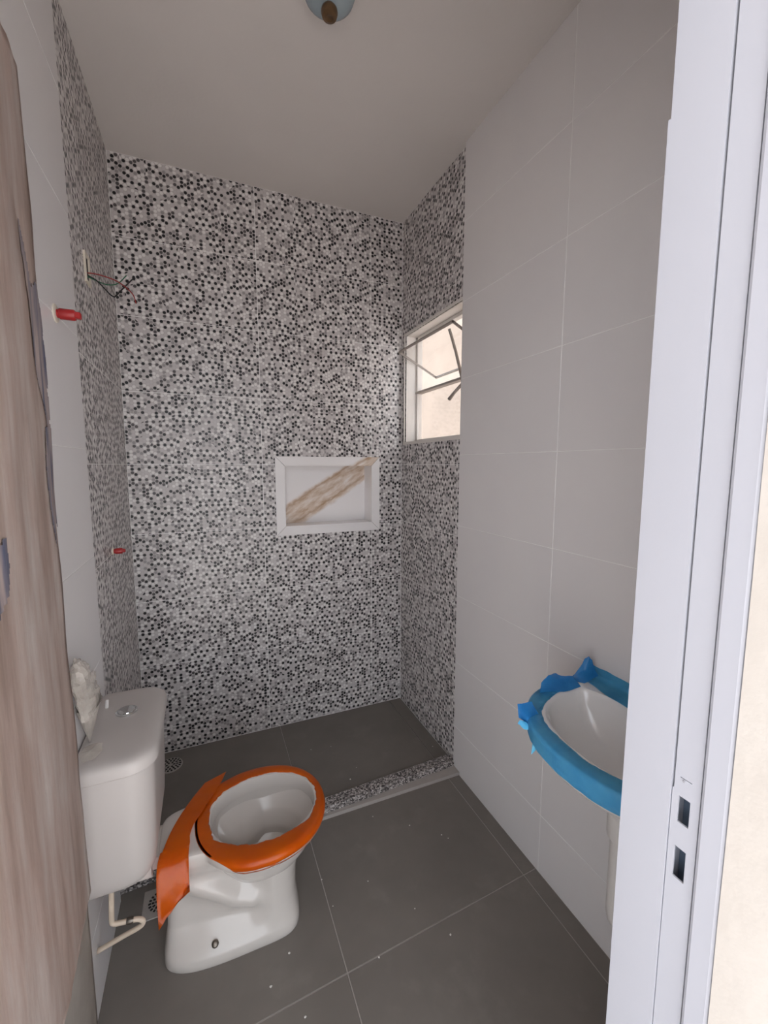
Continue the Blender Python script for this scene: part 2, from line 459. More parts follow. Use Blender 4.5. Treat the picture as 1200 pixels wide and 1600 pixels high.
for lo, hi in (((a + t - .012, D + .016, c + t - .012), (a + t, dp, d - t + .012)), ((b - t, D + .016, c + t - .012), (b - t + .012, dp, d - t + .012)),
               ((a + t, D + .016, c + t - .012), (b - t, dp, c + t)), ((a + t, D + .016, d - t), (b - t, dp, d - t + .012))):
    obj('side_panel', box(bmesh.new(), lo, hi), M['niche_white'], ni)

# ------------------------------------------------------------------ window
y0, y1, z0, z1 = WI
win = bpy.data.objects.new('window_1', None); COL.objects.link(win); win.location = (R1, y0, z0)
struct(win, 'small white awning window, upper glass tilted into the shower', 'window')
fx = R1 + .065
# tiled reveal (sill, head, far jamb) lining the opening
for lo, hi in (((R1 - .006, y0, z0 - .014), (fx + .03, y1 + .012, z0)), ((R1 - .004, y0, z1), (fx + .03, y1 + .012, z1 + .012)),
               ((R1 - .004, y1, z0), (fx + .03, y1 + .012, z1)), ((R1 + .006, y0 - .012, z0), (fx + .03, y0, z1))):
    obj('reveal', box(bmesh.new(), lo, hi), M['window_metal'], win)
fr = .016
for lo, hi in (((fx, y0, z0), (fx + .03, y1, z0 + fr)), ((fx, y0, z1 - fr), (fx + .03, y1, z1)), ((fx, y0, z0), (fx + .03, y0 + fr, z1)), ((fx, y1 - fr, z0), (fx + .03, y1, z1))):
    obj('frame_bar', bbox(lo, hi, .002, 1), M['window_metal'], win)
obj('transom', bbox((fx - .004, y0, 1.788), (fx + .03, y1, 1.800), .002, 1), M['sash_metal'], win)
obj('pane', box(bmesh.new(), (fx + .014, y0 + fr, z0 + fr), (fx + .018, y1 - fr, 1.788)), M['glass'], win)
# tilted sash: pivots about its middle
A_, B_ = Vector((.972, 0, 1.999)), Vector((1.205, 0, 1.882))
dv = (B_ - A_).normalized(); nv = Vector((-dv.z, 0, dv.x)).normalized()
ya, yb = y0 + .012, y1 - .014
def sbar(p, q, ya_, yb_, th=.007):
    bm = bmesh.new(); hN = nv * th
    loft(bm, [[Vector((v.x, yy, v.z)) for v in (p - hN, q - hN, q + hN, p + hN)] for yy in (ya_, yb_)], True, True)
    return bm
sash = obj('sash', sbar(A_, A_ + dv * .009, ya, yb, .005), M['sash_metal'], win)
obj('sash_bar', sbar(B_ - dv * .009, B_, ya, yb, .005), M['sash_metal'], sash)
obj('sash_bar', sbar(A_, B_, ya, ya + .006, .005), M['sash_metal'], sash)
obj('sash_bar', sbar(A_, B_, yb - .006, yb, .005), M['sash_metal'], sash)
obj('pane', sbar(A_ + dv * .009, B_ - dv * .009, ya + .006, yb - .006, .002), M['glass'], sash)
# lever arm and handle
bm = bmesh.new(); tube(bm, [(1.03, 1.690, 2.005), (1.035, 1.685, 1.985), (1.045, 1.655, 1.90), (1.05, 1.615, 1.79), (1.05, 1.605, 1.755)], .0065, 8)
lev = obj('lever_arm', bm, M['sash_metal'], win, True)
bm = bmesh.new(); tube(bm, [(1.05, 1.602, 1.758), (1.04, 1.66, 1.722), (1.036, 1.690, 1.700)], [.007, .007, .0085], 8)
obj('lever_handle', bm, M['sash_metal'], lev, True)

# ------------------------------------------------------------------ outside the window
bm = box(bmesh.new(), (2.25, .45, -.2), (2.45, 7.0, 3.6))
struct(obj('wall_outside', bm, M['ext_wall'], base=(2.25, 2, 0)), 'beige rendered wall of the neighbouring yard seen through the window', 'wall')
bm = box(bmesh.new(), (R1 + .095, FY1, -.25), (2.25, 7.0, -.12))
struct(obj('floor_outside', bm, M['ground']), 'concrete strip of yard under the window', 'floor')

# ------------------------------------------------------------------ door wall and added porch
HX0, HX1 = -2.4, 1.4
bm = slab(bmesh.new(), 'y', FY0 + .012, FY1 - .004, [(HX0, -.268, -.1, H + .1), (JX + .042, HX1, -.1, H + .1), (-.268, JX + .042, 2.13, H + .1)])
struct(obj('wall_front', bm, M['hall_wall']), 'wall around the bathroom doorway', 'wall')
bm = box(bmesh.new(), (-9, -12, -.12), (9, FY0, -.001))  # unseen floor, added to throw sunlight up through the doorway
struct(obj('floor_added_porch', bm, M['porch']), 'unseen pale porch floor added to bounce sunlight through the doorway', 'floor')

bm = box(bmesh.new(), (HX0 - .12, -1.0, H), (1.2, FY1, H + .12))  # unseen roof, added to hold back high sky and let low sun in
struct(obj('ceiling_added_porch', bm, M['ceiling']), 'unseen porch roof slab added to shape the light at the doorway', 'ceiling')

# door frame (right jamb, left jamb, head)
df = bpy.data.objects.new('trim_2', None); COL.objects.link(df); df.location = (JX, FY1, 0)
struct(df, 'white aluminium door frame with two strike holes', 'door frame')
HZ = 2.09
obj('jamb_profile', bbox((JX, .2807, 0), (JX + .040, FY1 + .002, 1.772), 0), M['alum'], df)
obj('jamb_profile', bbox((JX, .2807, 1.772), (JX + .040, FY1 - .001, HZ), 0), M['alum'], df)
# strike strip with two real holes
xa, xb = JX + .0012, JX + .0034
ya, yb, ha, hb = .2505, .2795, .2600, .2725
bm = bmesh.new()
for (p, q, r_, s_) in ((ya, ha, 0, HZ), (hb, yb, 0, 1.040), (hb, yb - .0015, 1.040, HZ), (ha, hb, 0, .935), (ha, hb, .973, 1.003), (ha, hb, 1.0345, 1.0565), (ha, hb, 1.0575, HZ)):
    box(bm, (xa, p, r_), (xb, q, s_))
st = obj('strike_strip', bm, M['alum'], df)
bm = bmesh.new(); box(bm, (xb + .022, .248, .90), (xb + .024, .28, 1.06)); box(bm, (xb, .2815, .90), (xb + .022, .2825, 1.06)); box(bm, (xb, .247, .90), (xb + .022, .2485, 1.06))
obj('lock_pocket', bm, M['alum_dark'], st)
bm = bmesh.new(); lathe(bm, (xa - .0005, .268, 1.0545), (-1, 0, 0), [(.0016, 0), (.0012, .0008)], 8)
obj('burr', bm, M['seal'], st)
# door stop towards the hall, and the rough plaster edge beyond it
obj('door_stop', bbox((JX - .003, .2225, 0), (JX + .04, .2490, HZ), .004, 2), M['alum'], df)
bm = bmesh.new()
random.seed(4); rings = []
for k in range(24):
    z = k * 2.13 / 23; j = random.uniform(-.0003, .0003)
    rings.append([(JX - .0045 + j, FY0 + .002, z), (JX - .005 - j, .2215 + j, z), (JX + .05, .2215, z), (JX + .05, FY0 + .002, z)])
loft(bm, rings, True, True)
obj('plaster_edge', bm, M['plaster'], df, 'auto')
obj('jamb_profile', bbox((-.265, .2225, 0), (-.231, FY1, HZ), .002, 1), M['alum'], df)
obj('head_profile', bbox((-.265, .2225, HZ), (JX + .04, FY1, HZ + .038), .002, 1), M['alum'], df)

# ------------------------------------------------------------------ door leaf wrapped in brown paper
P0, P1 = Vector((-.230, .345, 0)), Vector((-.266, .945, 0))
du = (P1 - P0).normalized(); dn = Vector((du.y, -du.x, 0))     # dn faces the room (+x)
LW = (P1 - P0).length
dr = bpy.data.objects.new('door_1', None); COL.objects.link(dr); dr.location = (P0.x, P0.y, .01)
struct(dr, 'open door leaf wrapped in torn brown protective paper', 'door')
def dp_(s, z, n=0.0): q = P0 + du * s + dn * n; return Vector((q.x, q.y, z))
bm = loft(bmesh.new(), [[dp_(0, z, -.001), dp_(LW, z, -.001), dp_(LW, z, -.032), dp_(0, z, -.032)] for z in (.012, 2.06)], True, True)
obj('leaf', bm, M['alum'], dr)
# paper wrap: wavy sheet over the face, wrapping around the free edge, lower edge torn
NS, NZ = 40, 90
def wrap_grid(z0, z1, s0, lift, seed, edge, low_=.0034, top_=1.0):
    bm = bmesh.new(); rows = []
    for iz in range(NZ + 1):
        f = iz / NZ; row = []
        for i in range(NS + 1):
            s = s0 + (LW + edge(z0 + f * (z1 - z0)) - s0) * i / NS
            zz = z0(s) if callable(z0) else z0
            z = zz + f * (z1 - zz)
            nn = lift + .004 * (noise.noise(Vector((s * 14, z * 2.2, seed))) + .6 * noise.noise(Vector((s * 40, z * 7, seed + 5))))
            row.append(dp_(s, z, min(top_, max(low_, nn))))
        e = row[-1]; row.append(e - dn * .012 + du * .002); row.append(e - dn * .036 - du * .004)
        rows.append(row)
    loft(bm, rows, close=False)
    return bm
def edge_f(z):
    return .014 + .026 * (1 - sm(.2, 1.1, z)) + .006 * noise.noise(Vector((0, z * 9, 3)))
bm = wrap_grid(.50, 2.065, .02, .007, 1.0, edge_f)
for v in bm.verts:
    if v.co.z < .501:
        v.co.z += .03 * noise.noise(Vector((v.co.y * 9, 2, 1)))
bmesh.ops.solidify(bm, geom=bm.faces[:], thickness=.0006)
pw = obj('paper_wrap', bm, M['kraft'], dr, True)
bm = wrap_grid(.03, .56, .02, .0015, 7.0, lambda z: .030, .0006, .0026)
bmesh.ops.solidify(bm, geom=bm.faces[:], thickness=.0004)
obj('plastic_wrap', bm, M['film_clear'], dr, True)
# torn dark printed film scraps along the free edge
def inside(x, y, P):
    c_ = False
    for (x0, y0), (x1, y1) in zip(P, P[1:] + P[:1]):
        if (y0 > y) != (y1 > y) and x < (x1 - x0) * (y - y0) / (y1 - y0) + x0: c_ = not c_
    return c_
def scrap(pts, m='film_blue'):
    """a torn film patch lying on the paper, following its folds"""
    bm = bmesh.new(); V = {}
    ds, dz = .003, .007
    def vert(i, j):
        if (i, j) not in V:
            s_, z_ = i * ds, j * dz
            nn = .007 + .004 * (noise.noise(Vector((s_ * 14, z_ * 2.2, 1.0))) + .6 * noise.noise(Vector((s_ * 40, z_ * 7, 6.0))))
            V[(i, j)] = bm.verts.new(dp_(s_, z_, max(.0034, nn) + .0016))
        return V[(i, j)]
    s0, s1 = min(p[0] for p in pts), max(p[0] for p in pts); z0, z1 = min(p[1] for p in pts), max(p[1] for p in pts)
    for i in range(int(s0 / ds), int(s1 / ds) + 1):
        for j in range(int(z0 / dz), int(z1 / dz) + 1):
            if inside((i + .5) * ds, (j + .5) * dz, pts) and (i + 1) * ds < LW + edge_f((j + .5) * dz) + .002:
                bm.faces.new((vert(i, j), vert(i + 1, j), vert(i + 1, j + 1), vert(i, j + 1)))
    return obj('torn_film', bm, M[m], pw, True)
e = LW
scrap([(e - .062, 1.80), (e - .046, 1.77), (e - .030, 1.70), (e - .002, 1.72), (e + .012, 1.68), (e + .020, 1.655), (e + .008, 1.63), (e + .020, 1.60), (e + .020, 1.55), (e + .004, 1.54), (e + .020, 1.50), (e - .004, 1.47), (e - .040, 1.56), (e - .052, 1.62), (e - .058, 1.70)])
scrap([(e - .020, 1.47), (e + .020, 1.48), (e + .022, 1.36), (e + .018, 1.28), (e + .004, 1.295), (e - .010, 1.25), (e - .022, 1.30), (e - .030, 1.40)])
scrap([(e - .285, 1.30), (e - .255, 1.31), (e - .248, 1.27), (e - .258, 1.235), (e - .30, 1.21)])

# ------------------------------------------------------------------ toilet
TY = 1.237; TCX = .11
def polar(th, af, ar, b, n):
    c_, s_ = math.cos(th), math.sin(th); a_ = af if c_ > 0 else ar
    return (abs(c_ / a_) ** n + abs(s_ / b) ** n) ** (-1 / n)
def smax(a_, b_, k=.012):
    h_ = max(k - abs(a_ - b_), 0) / k; return max(a_, b_) + h_ * h_ * k * .25
#        z    egg_front egg_rear egg_b   foot_front foot_rear foot_b  n
LV = [(0.000, .104, .12, .090, .104, .270, .100, 3.6),
      (0.006, .107, .12, .092, .107, .275, .103, 3.6),
      (0.030, .106, .12, .092, .106, .274, .102, 3.6),
      (0.050, .103, .12, .090, .103, .270, .094, 3.4),
      (0.090, .100, .12, .086, .096, .264, .085, 3.2),
      (0.150, .104, .12, .084, .090, .260, .080, 3.2),
      (0.210, .114, .12, .090, .090, .260, .080, 3.2),
      (0.255, .134, .13, .114, .090, .262, .084, 3.4),
      (0.290, .158, .146, .142, .090, .266, .090, 4.0),
      (0.312, .174, .158, .161, .090, .268, .094, 4.5),
      (0.322, .186, .168, .173, .090, .270, .097, 5.0),
      (0.334, .195, .174, .182, .090, .271, .099, 5.0),
      (0.350, .197, .175, .184, .090, .271, .099, 5.0),
      (0.357, .194, .173, .181, .090, .269, .097, 5.0),
      (0.360, .188, .168, .175, .090, .264, .092, 5.0)]
def lerp_lv(z):
    for p, q in zip(LV, LV[1:]):
        if z <= q[0]:
            f = (z - p[0]) / (q[0] - p[0]); f = max(0, f)
            return [p[i] + (q[i] - p[i]) * f for i in range(8)]
    return list(LV[-1])
def segd(px, pz, a_, b_):
    ax, az = a_; bx, bz = b_; dx, dz = bx - ax, bz - az
    t_ = max(0, min(1, ((px - ax) * dx + (pz - az) * dz) / (dx * dx + dz * dz)))
    return math.hypot(px - ax - t_ * dx, pz - az - t_ * dz)
RIDGE = [(-.19, .255), (-.10, .235), (-.03, .195), (.03, .150), (.075, .135)]
def body_pt(th, z, lv):
    _, ef, er, eb, ff, frr, fb, n = lv
    rr = smax(polar(th, ef, er, eb, 2.15), polar(th, ff, frr, fb, n))
    x, y = TCX + rr * math.cos(th), rr * math.sin(th)
    # hollow flank behind the front column with the trap pipe standing out in it
    g_ = sm(-.20, -.08, x) * (1 - sm(.06, .14, x)) * sm(.03, .10, z) * (1 - sm(.22, .31, z))
    dist = min(segd(x, z, p, q) for p, q in zip(RIDGE, RIDGE[1:]))
    rdg = math.exp(-(dist / .034) ** 2)
    dent = g_ * (.036 - .034 * rdg)
    yy = math.copysign(max(abs(y) - dent, min(abs(y), .012)), y) if abs(y) > .012 else y
    return (x, TY + yy, z)
NT_ = 180; THS = [2 * math.pi * k / NT_ for k in range(NT_)]
zs_ = [0, .003, .006, .018, .030] + [.036 + .006 * k for k in range(40)] + [.276, .284, .292, .300, .308, .316, .322, .328, .334, .342, .350, .354, .357, .360]
zs_ = sorted(set(round(z, 4) for z in zs_))
rings = [[body_pt(th, z, lerp_lv(z)) for th in THS] for z in zs_]
OC = Vector((.118, TY + .006))
def open_pt(th, k=1.0, z=.36):
    rr = polar(th, .160, .148, .128, 2.2) * k
    return (OC.x + rr * math.cos(th), OC.y + rr * math.sin(th), z)
top = []
for f in (.3, .7, 1.0):
    top.append([tuple(Vector(rings[-1][i]).lerp(Vector(open_pt(th, 1.03)), f)) for i, th in enumerate(THS)])
inner = [[open_pt(th, k, z) for th in THS] for k, z in ((1.0, .357), (.985, .348), (.98, .320), (.985, .312), (1.03, .309), (1.03, .300), (.98, .27), (.88, .235), (.72, .20), (.52, .172), (.36, .155), (.22, .10), (.1, .09))]
wc = thing('toilet', 'white toilet with orange tape stuck around its rim', 'toilet', (TCX, TY, 0))
bm = loft(bmesh.new(), rings + top + inner, True, True)
bowl = obj('bowl', bm, M['ceramic'], wc, 'auto')
# tape ring over the rim
random.seed(11)
rows = [[] for _ in range(7)]
N2 = 150
for k in range(N2):
    th = 2 * math.pi * k / N2
    c_ = math.cos(th)
    o_ = polar(th, .197, .178, .184, 2.15)
    front = sm(-.75, -.35, c_)
    jag = .010 * noise.noise(Vector((math.cos(th) * 3.1, math.sin(th) * 3.1, 2))) + .004 * noise.noise(Vector((math.cos(th) * 14, math.sin(th) * 14, 4)))
    ip = Vector(open_pt(th, 1.0)); ir = (Vector((ip.x - TCX, ip.y - TY))).length
    inr = max(ir + .0015, ir + .004 + jag)
    lowz = .360 - (.034 + .006 * noise.noise(Vector((math.cos(th) * 5, math.sin(th) * 5, 9)))) * front
    def P(r_, z): return (TCX + r_ * math.cos(th), TY + r_ * math.sin(th), z)
    e_ = .0016
    rows[0].append(P(inr, .3612))
    rows[1].append(P(max(inr, ir + .003) + .003, .3622))
    rows[2].append(P(o_ - .014, .3626))
    rows[3].append(P(o_ - .004, .3592 + .0030 * (1 - front)))
    rows[4].append(P(o_ + e_, .353 * front + .3622 * (1 - front)))
    rows[5].append(P(o_ + e_ * .9 - .0008 * front, .342 * front + .3621 * (1 - front)))
    lv_ = lerp_lv(lowz); ol = polar(th, lv_[1], lv_[2] if front > .5 else .176, lv_[3], 2.15)
    rows[6].append(P((ol + .002) * front + (o_ + .003) * (1 - front), lowz * front + .3612 * (1 - front)))
bm = loft(bmesh.new(), rows)
bmesh.ops.solidify(bm, geom=bm.faces[:], thickness=.0006)
obj('rim_tape', bm, M['orange'], wc, True)
# loose tape strip: across the deck and hanging over the near flank
cl = spline([(-.010, 1.418, .3655), (-.040, 1.36, .3675), (-.076, 1.29, .3685), (-.108, 1.22, .369), (-.120, 1.16, .366), (-.122, 1.128, .345), (-.122, 1.112, .300), (-.121, 1.104, .255)], 6)
wd = spline([(.036, .012, 0), (.046, .010, 0), (.046, .008, 0), (.036, .006, 0), (.037, .002, 0), (.038, 0, 0), (.038, 0, 0), (.038, 0, 0)], 6)
rows = []
for i, p in enumerate(cl):
    hw = wd[i].x; row = []
    tng = (cl[min(i + 1, len(cl) - 1)] - cl[max(i - 1, 0)]).normalized()
    side = Vector((1, 0.42 if i < 22 else .1, 0)).normalized()
    for k in range(9):
        f = k / 4 - 1
        q = p + side * hw * f
        q += Vector((0, -1, .6)).normalized() * (.0022 * noise.noise(q * 30) + .002 * noise.noise(q * 11))
        if i == len(cl) - 1: q.z += .045 * (f + .2) + .004 * random.uniform(-1, 1)
        elif i > len(cl) - 5: q.z += .03 * (f + .2) * (i - len(cl) + 5) / 4
        row.append(q)
    rows.append(row)
bm = loft(bmesh.new(), rows, close=False)
bmesh.ops.solidify(bm, geom=bm.faces[:], thickness=.0007)
ts = obj('tape_strip', bm, M['orange'], wc, True)
ts['label'] = 'loose orange tape strip hanging over the side'
# floor bolt
bm = bmesh.new(); lathe(bm, (-.030, 1.152, .056), (.05, -.75, .66), [(.0095, -.012), (.0095, .002), (.0065, .004), (.006, .008), (.003, .009)], 14)
obj('floor_bolt', bm, M['steel'], wc, 'auto')
# tank
def rrect(x0, x1, y0, y1, rf, z, n=10, rb=.012):
    pts = []
    for (cx, cy, r_, a0) in ((x1 - rf, y0 + rf, rf, -90), (x1 - rf, y1 - rf, rf, 0), (x0 + rb, y1 - rb, rb, 90), (x0 + rb, y0 + rb, rb, 180)):
        for k in range(n + 1):
            q = math.radians(a0 + 90 * k / n); pts.append((cx + r_ * math.cos(q), cy + r_ * math.sin(q), z))
    return pts
XB = LP + .004
prof = [(.375, -.034, .026, .05), (.382, -.022, .018, .055), (.396, -.014, .010, .058), (.42, -.010, .006, .06), (.50, -.006, .004, .06), (.60, -.003, .002, .06), (.680, 0, 0, .06), (.682, -.008, .008, .055), (.700, -.008, .008, .055)]
rings = [rrect(XB, -.145 + dx, 1.068 + dy, 1.428 - dy, rf, z) for z, dx, dy, rf in prof]
tank = obj('tank', loft(bmesh.new(), rings, True, True), M['tank_plastic'], wc, 'auto')
rings = [rrect(XB, -.136 - i_, 1.059 + i_, 1.437 - i_, .064 - i_ * .5, z) for z, i_ in ((.684, .012), (.684, .003), (.687, 0), (.704, 0), (.712, .003), (.7175, .009), (.7210, .019), (.7225, .036))]
lid = obj('tank_lid', loft(bmesh.new(), rings, True, True), M['tank_plastic'], wc, 'auto')
bm = bmesh.new(); lathe(bm, (-.228, 1.292, .7225), (0, 0, 1), [(.027, -.004), (.027, .003), (.024, .005), (.021, .004), (.020, .006), (.012, .0085), (.002, .009)], 28)
obj('flush_button', bm, M['chrome'], lid, 'auto')
bm = bmesh.new(); box(bm, (-.29, 1.16, .30), (-.155, 1.31, .374)); bmesh.ops.bevel(bm, geom=bm.edges[:], offset=.02, segments=4, affect='EDGES')
obj('tank_neck', bm, M['ceramic'], wc, 'auto')

# supply hose
bm = bmesh.new()
tube(bm, spline([(-.262, 1.150, .372), (-.264, 1.150, .33), (-.268, 1.150, .255), (-.266, 1.150, .236), (-.250, 1.150, .230), (-.222, 1.150, .226), (-.204, 1.150, .218), (-.200, 1.152, .206), (-.210, 1.154, .194), (-.25, 1.16, .178), (-.309, 1.17, .152)], 6), .0062, 12)
hs = tag(obj('supply_hose', bm, M['hose'], None, True, base=(-.30, 1.17, .15)), 'thin cream water hose looping under the toilet tank', 'hose')
bm = bmesh.new(); lathe(bm, (-.229, 1.150, .2268), (1, 0, -.1), [(.008, -.008), (.0085, -.006), (.0085, .006), (.008, .008)], 12)
obj('coupling_nut', bm, M['steel'], hs, 'auto')

# ------------------------------------------------------------------ floor drains
def grate(name, c, rad, label, square=None):
    z = c[2]
    t_ = thing(name, label, 'drain', c)
    if square:
        bm = bbox((c[0] - square, c[1] - square, z), (c[0] + square, c[1] + square, z + .004), .002, 1)
    else:
        bm = bmesh.new(); lathe(bm, c, (0, 0, 1), [(rad, 0), (rad, .003), (rad - .003, .0045)], 36)
    obj('cover', bm, M['drain'], t_)
    h_ = .0046 if not square else .0042
    for rr, n in ((rad * .80, 18), (rad * .55, 12), (rad * .3, 6)):
        for k in range(n):
            q = 2 * math.pi * k / n
            cx, cy = c[0] + rr * math.cos(q), c[1] + rr * math.sin(q)
            ra, tw = rad * .095, rad * .065
            e1 = Vector((math.cos(q), math.sin(q), 0)); e2 = Vector((-e1.y, e1.x, 0))
            bm = bmesh.new(); P_ = [Vector((cx, cy, z + h_)) + e1 * a_ * ra + e2 * b_ * tw for a_, b_ in ((-1, -1), (1, -1.2), (1, 1.2), (-1, 1))]
            sheet(bm, P_, .0012, Vector((0, 0, 1)))
            obj('slot', bm, M['drain_dark'], t_)
    return t_
grate('floor_drain', (-.205, 2.050, ZS), .052, 'round grey drain grate set in the shower floor')
grate('floor_drain', (-.190, 1.398, 0), .040, 'square drain grate on the floor beside the toilet', .052)

# ------------------------------------------------------------------ washbasin
BX, BY, BZ = .895, .602, .800
wb = thing('washbasin', 'white wall hung washbasin with blue tape around its rim', 'washbasin', (R2, BY, .33))
def bas(th, k, z, dx=0.0):
    c_ = math.cos(th)
    n = 2.2 if c_ < 0 else 4.5
    rr = (abs(c_ / (.238 if c_ < 0 else R2 - BX - .001)) ** n + abs(math.sin(th) / .243) ** n) ** (-1 / n)
    x = BX + dx + rr * k * math.cos(th)
    return Vector((min(x, R2 - .001), BY + rr * k * math.sin(th), z))
NB = 120; TB = [2 * math.pi * k / NB for k in range(NB)]
out = [(.16, .585, .07), (.24, .590, .06), (.42, .615, .05), (.60, .650, .04), (.76, .690, .02), (.88, .722, .01), (.945, .742, 0), (.975, .752, 0), (.990, .760, 0), (1.0, .772, 0), (1.0, .788, 0), (.992, .797, 0), (.975, .800, 0), (.90, .801, 0)]
rings = [[bas(th, k, z, dx) for th in TB] for k, z, dx in out]
def bin_(th, k, z):
    rr = (abs(math.cos(th) / (.190 if math.cos(th) < 0 else .060)) ** 2.3 + abs(math.sin(th) / .198) ** 2.3) ** (-1 / 2.3)
    return Vector((BX + rr * k * math.cos(th), BY + rr * k * math.sin(th), z))
rings += [[bin_(th, k, z) for th in TB] for k, z in ((1.03, .801), (1.0, .798), (.975, .790), (.93, .765), (.84, .730), (.68, .700), (.45, .684), (.15, .680))]
obj('bowl', loft(bmesh.new(), rings, True, True), M['basin_ceramic'], wb, 'auto')
# tape round the rim, open at the far corner by the wall
def tape_arc(t0, t1, n, inn, name):
    rows = [[] for _ in range(7)]
    for k in range(n + 1):
        th = t0 + (t1 - t0) * k / n
        jag = .012 * noise.noise(Vector((math.cos(th) * 4, math.sin(th) * 4, 6))) + .005 * noise.noise(Vector((math.cos(th) * 18, math.sin(th) * 18, 1)))
        o_ = bas(th, 1, .8); i_ = bin_(th, 1, .8)
        f = max(.30, min(.97, inn(th) + jag * 9))
        q = o_.lerp(i_, f)
        low = .757 + .004 * noise.noise(Vector((math.cos(th) * 9, math.sin(th) * 9, 3)))
        e_ = .0018; rad_ = Vector((math.cos(th), math.sin(th), 0))
        rows[0].append(Vector((q.x, q.y, .8018)))
        rows[1].append(o_.lerp(i_, f * .6) + Vector((0, 0, .0030)))
        rows[2].append(bas(th, .985, .8018)); rows[3].append(bas(th, .998, .7990) + rad_ * e_ * .7)
        rows[4].append(bas(th, 1, .790) + rad_ * e_); rows[5].append(bas(th, 1, .772) + rad_ * e_)
        rows[6].append(bas(th, .988, low) + rad_ * e_)
    for row in rows:
        for v in row: v.x = min(v.x, R2 - .0012)
    bm = loft(bmesh.new(), rows, close=False)
    bmesh.ops.solidify(bm, geom=bm.faces[:], thickness=.0005)
    return obj(name, bm, M['blue'], wb, True)
PI = math.pi
def inn_front(th): return .80 + .2 * sm(PI * .78, PI * .62, th)
rt = tape_arc(PI * .565, PI * 1.75, 110, inn_front, 'rim_tape')
# strip along the wall side
rows = []
for k in range(41):
    f = k / 40; y = BY + .232 - f * .46
    wv = .004 * noise.noise(Vector((y * 30, 0, 2)))
    x1_ = .945 + .015 * (1 - sm(0, .25, f)) + .006 * noise.noise(Vector((y * 16, 3, 2)))
    rows.append([Vector((R2 - .0016, y, .832 + wv)), Vector((R2 - .0022, y, .815)), Vector((R2 - .006, y, .8055)), Vector((R2 - .02, y, .8035)), Vector((x1_, y, .8026))])
bm = loft(bmesh.new(), rows, close=False); bmesh.ops.solidify(bm, geom=bm.faces[:], thickness=.0005)
wt = obj('wall_side_tape', bm, M['blue'], wb, True)
# crumpled loose flaps
def flap(parent, pts, m='blue_film'):
    bm = bmesh.new()
    c_ = sum((Vector(p) for p in pts), Vector()) / len(pts)
    c_ += Vector((-.006, -.004, .004))
    for off in (0, .0008):
        cv = bm.verts.new(c_ + Vector((0, off, 0))); P_ = [bm.verts.new(Vector(p) + Vector((0, off, 0))) for p in pts]
        for i in range(len(P_)): bm.faces.new((cv, P_[i], P_[(i + 1) % len(P_)]))
    bmesh.ops.subdivide_edges(bm, edges=bm.edges[:], cuts=2, use_grid_fill=True)
    for v in bm.verts: v.co += Vector((.004, .004, .003)) * noise.noise(v.co * 55)
    return obj('tape_flap', bm, M[m], parent, True)
flap(wt, [(.905, .822, .812), (.93, .815, .838), (.945, .808, .868), (.953, .802, .880), (.962, .798, .868), (.968, .795, .845), (.980, .79, .822), (.94, .80, .806)])
flap(rt, [(.795, .815, .803), (.800, .815, .826), (.822, .815, .846), (.850, .815, .843), (.868, .81, .836), (.893, .80, .836), (.915, .79, .806), (.86, .795, .800)])
flap(rt, [(.660, .745, .838), (.700, .742, .838), (.722, .74, .80), (.727, .735, .768), (.705, .742, .766), (.685, .745, .785), (.668, .748, .80)])
flap(rt, [(.668, .742, .800), (.690, .738, .785), (.705, .735, .770), (.680, .74, .774), (.662, .744, .788)], 'blue')
flap(rt, [(.722, .745, .765), (.712, .745, .735), (.706, .742, .700), (.716, .74, .712), (.735, .735, .760)], 'blue')
# drain pipe and trap
bm = bmesh.new(); lathe(bm, (.868, .612, .33), (0, 0, 1), [(.018, .0), (.024, .004), (.024, .200), (.031, .202), (.033, .210), (.033, .262), (.028, .268)], 24)
pp = obj('drain_pipe', bm, M['pvc'], wb, 'auto')
bm = bmesh.new(); tube(bm, spline([(.868, .612, .345), (.872, .612, .315), (.895, .612, .30), (.93, .612, .31), (R2 - .001, .612, .33)], 6), .0225, 14)
obj('trap_elbow', bm, M['pvc'], pp, 'auto')

# ------------------------------------------------------------------ ceiling lamp
lp = thing('ceiling_lamp', 'pale blue glass ceiling lamp with brown finial', 'lamp', (.350, 1.196, H))
bm = bmesh.new(); lathe(bm, (.350, 1.196, H), (0, 0, -1), [(.062, 0), (.062, .012), (.058, .018)], 32)
obj('base', bm, M['box_white'], lp, 'auto')
bm = bmesh.new(); lathe(bm, (.350, 1.196, H), (0, 0, -1), [(.050, .016), (.066, .030), (.070, .045), (.064, .062), (.048, .076), (.026, .084), (.004, .087)], 32)
obj('shade', bm, M['lampglass'], lp, 'auto')
bm = bmesh.new(); lathe(bm, (.350, 1.196, H), (0, 0, -1), [(.014, .084), (.0205, .092), (.0220, .100), (.019, .109), (.010, .113), (.006, .111)], 20)
obj('finial', bm, M['brass'], lp, 'auto')

# ------------------------------------------------------------------ red pipe plugs, wires
def plug(c, ln, r_, label, ring):
    t_ = thing('pipe_plug', label, 'pipe plug', c, 'red pipe plugs')
    x0 = c[0]
    bm = bmesh.new(); lathe(bm, c, (1, 0, 0), [(r_ * .78, -.012), (r_ * .78, .008), (r_, .010), (r_, ln * .72), (r_ * .9, ln * .78)], 20)
    obj('body', bm, M['red'], t_, 'auto')
    s_ = r_ * .58
    obj('square_head', bbox((x0 + ln * .7, c[1] - s_, c[2] - s_), (x0 + ln, c[1] + s_, c[2] + s_), .002, 1), M['red'], t_)
    bm = bmesh.new(); lathe(bm, c, (1, 0, 0), [(ring, -.002), (ring, .003), (ring * .85, .0045)], 18)
    obj('thread_ring', bm, M['box_white'], t_, 'auto')
plug((LP, 1.255, 1.757), .052, .0125, 'red pipe plug in the white tiled part of the left wall', .021)
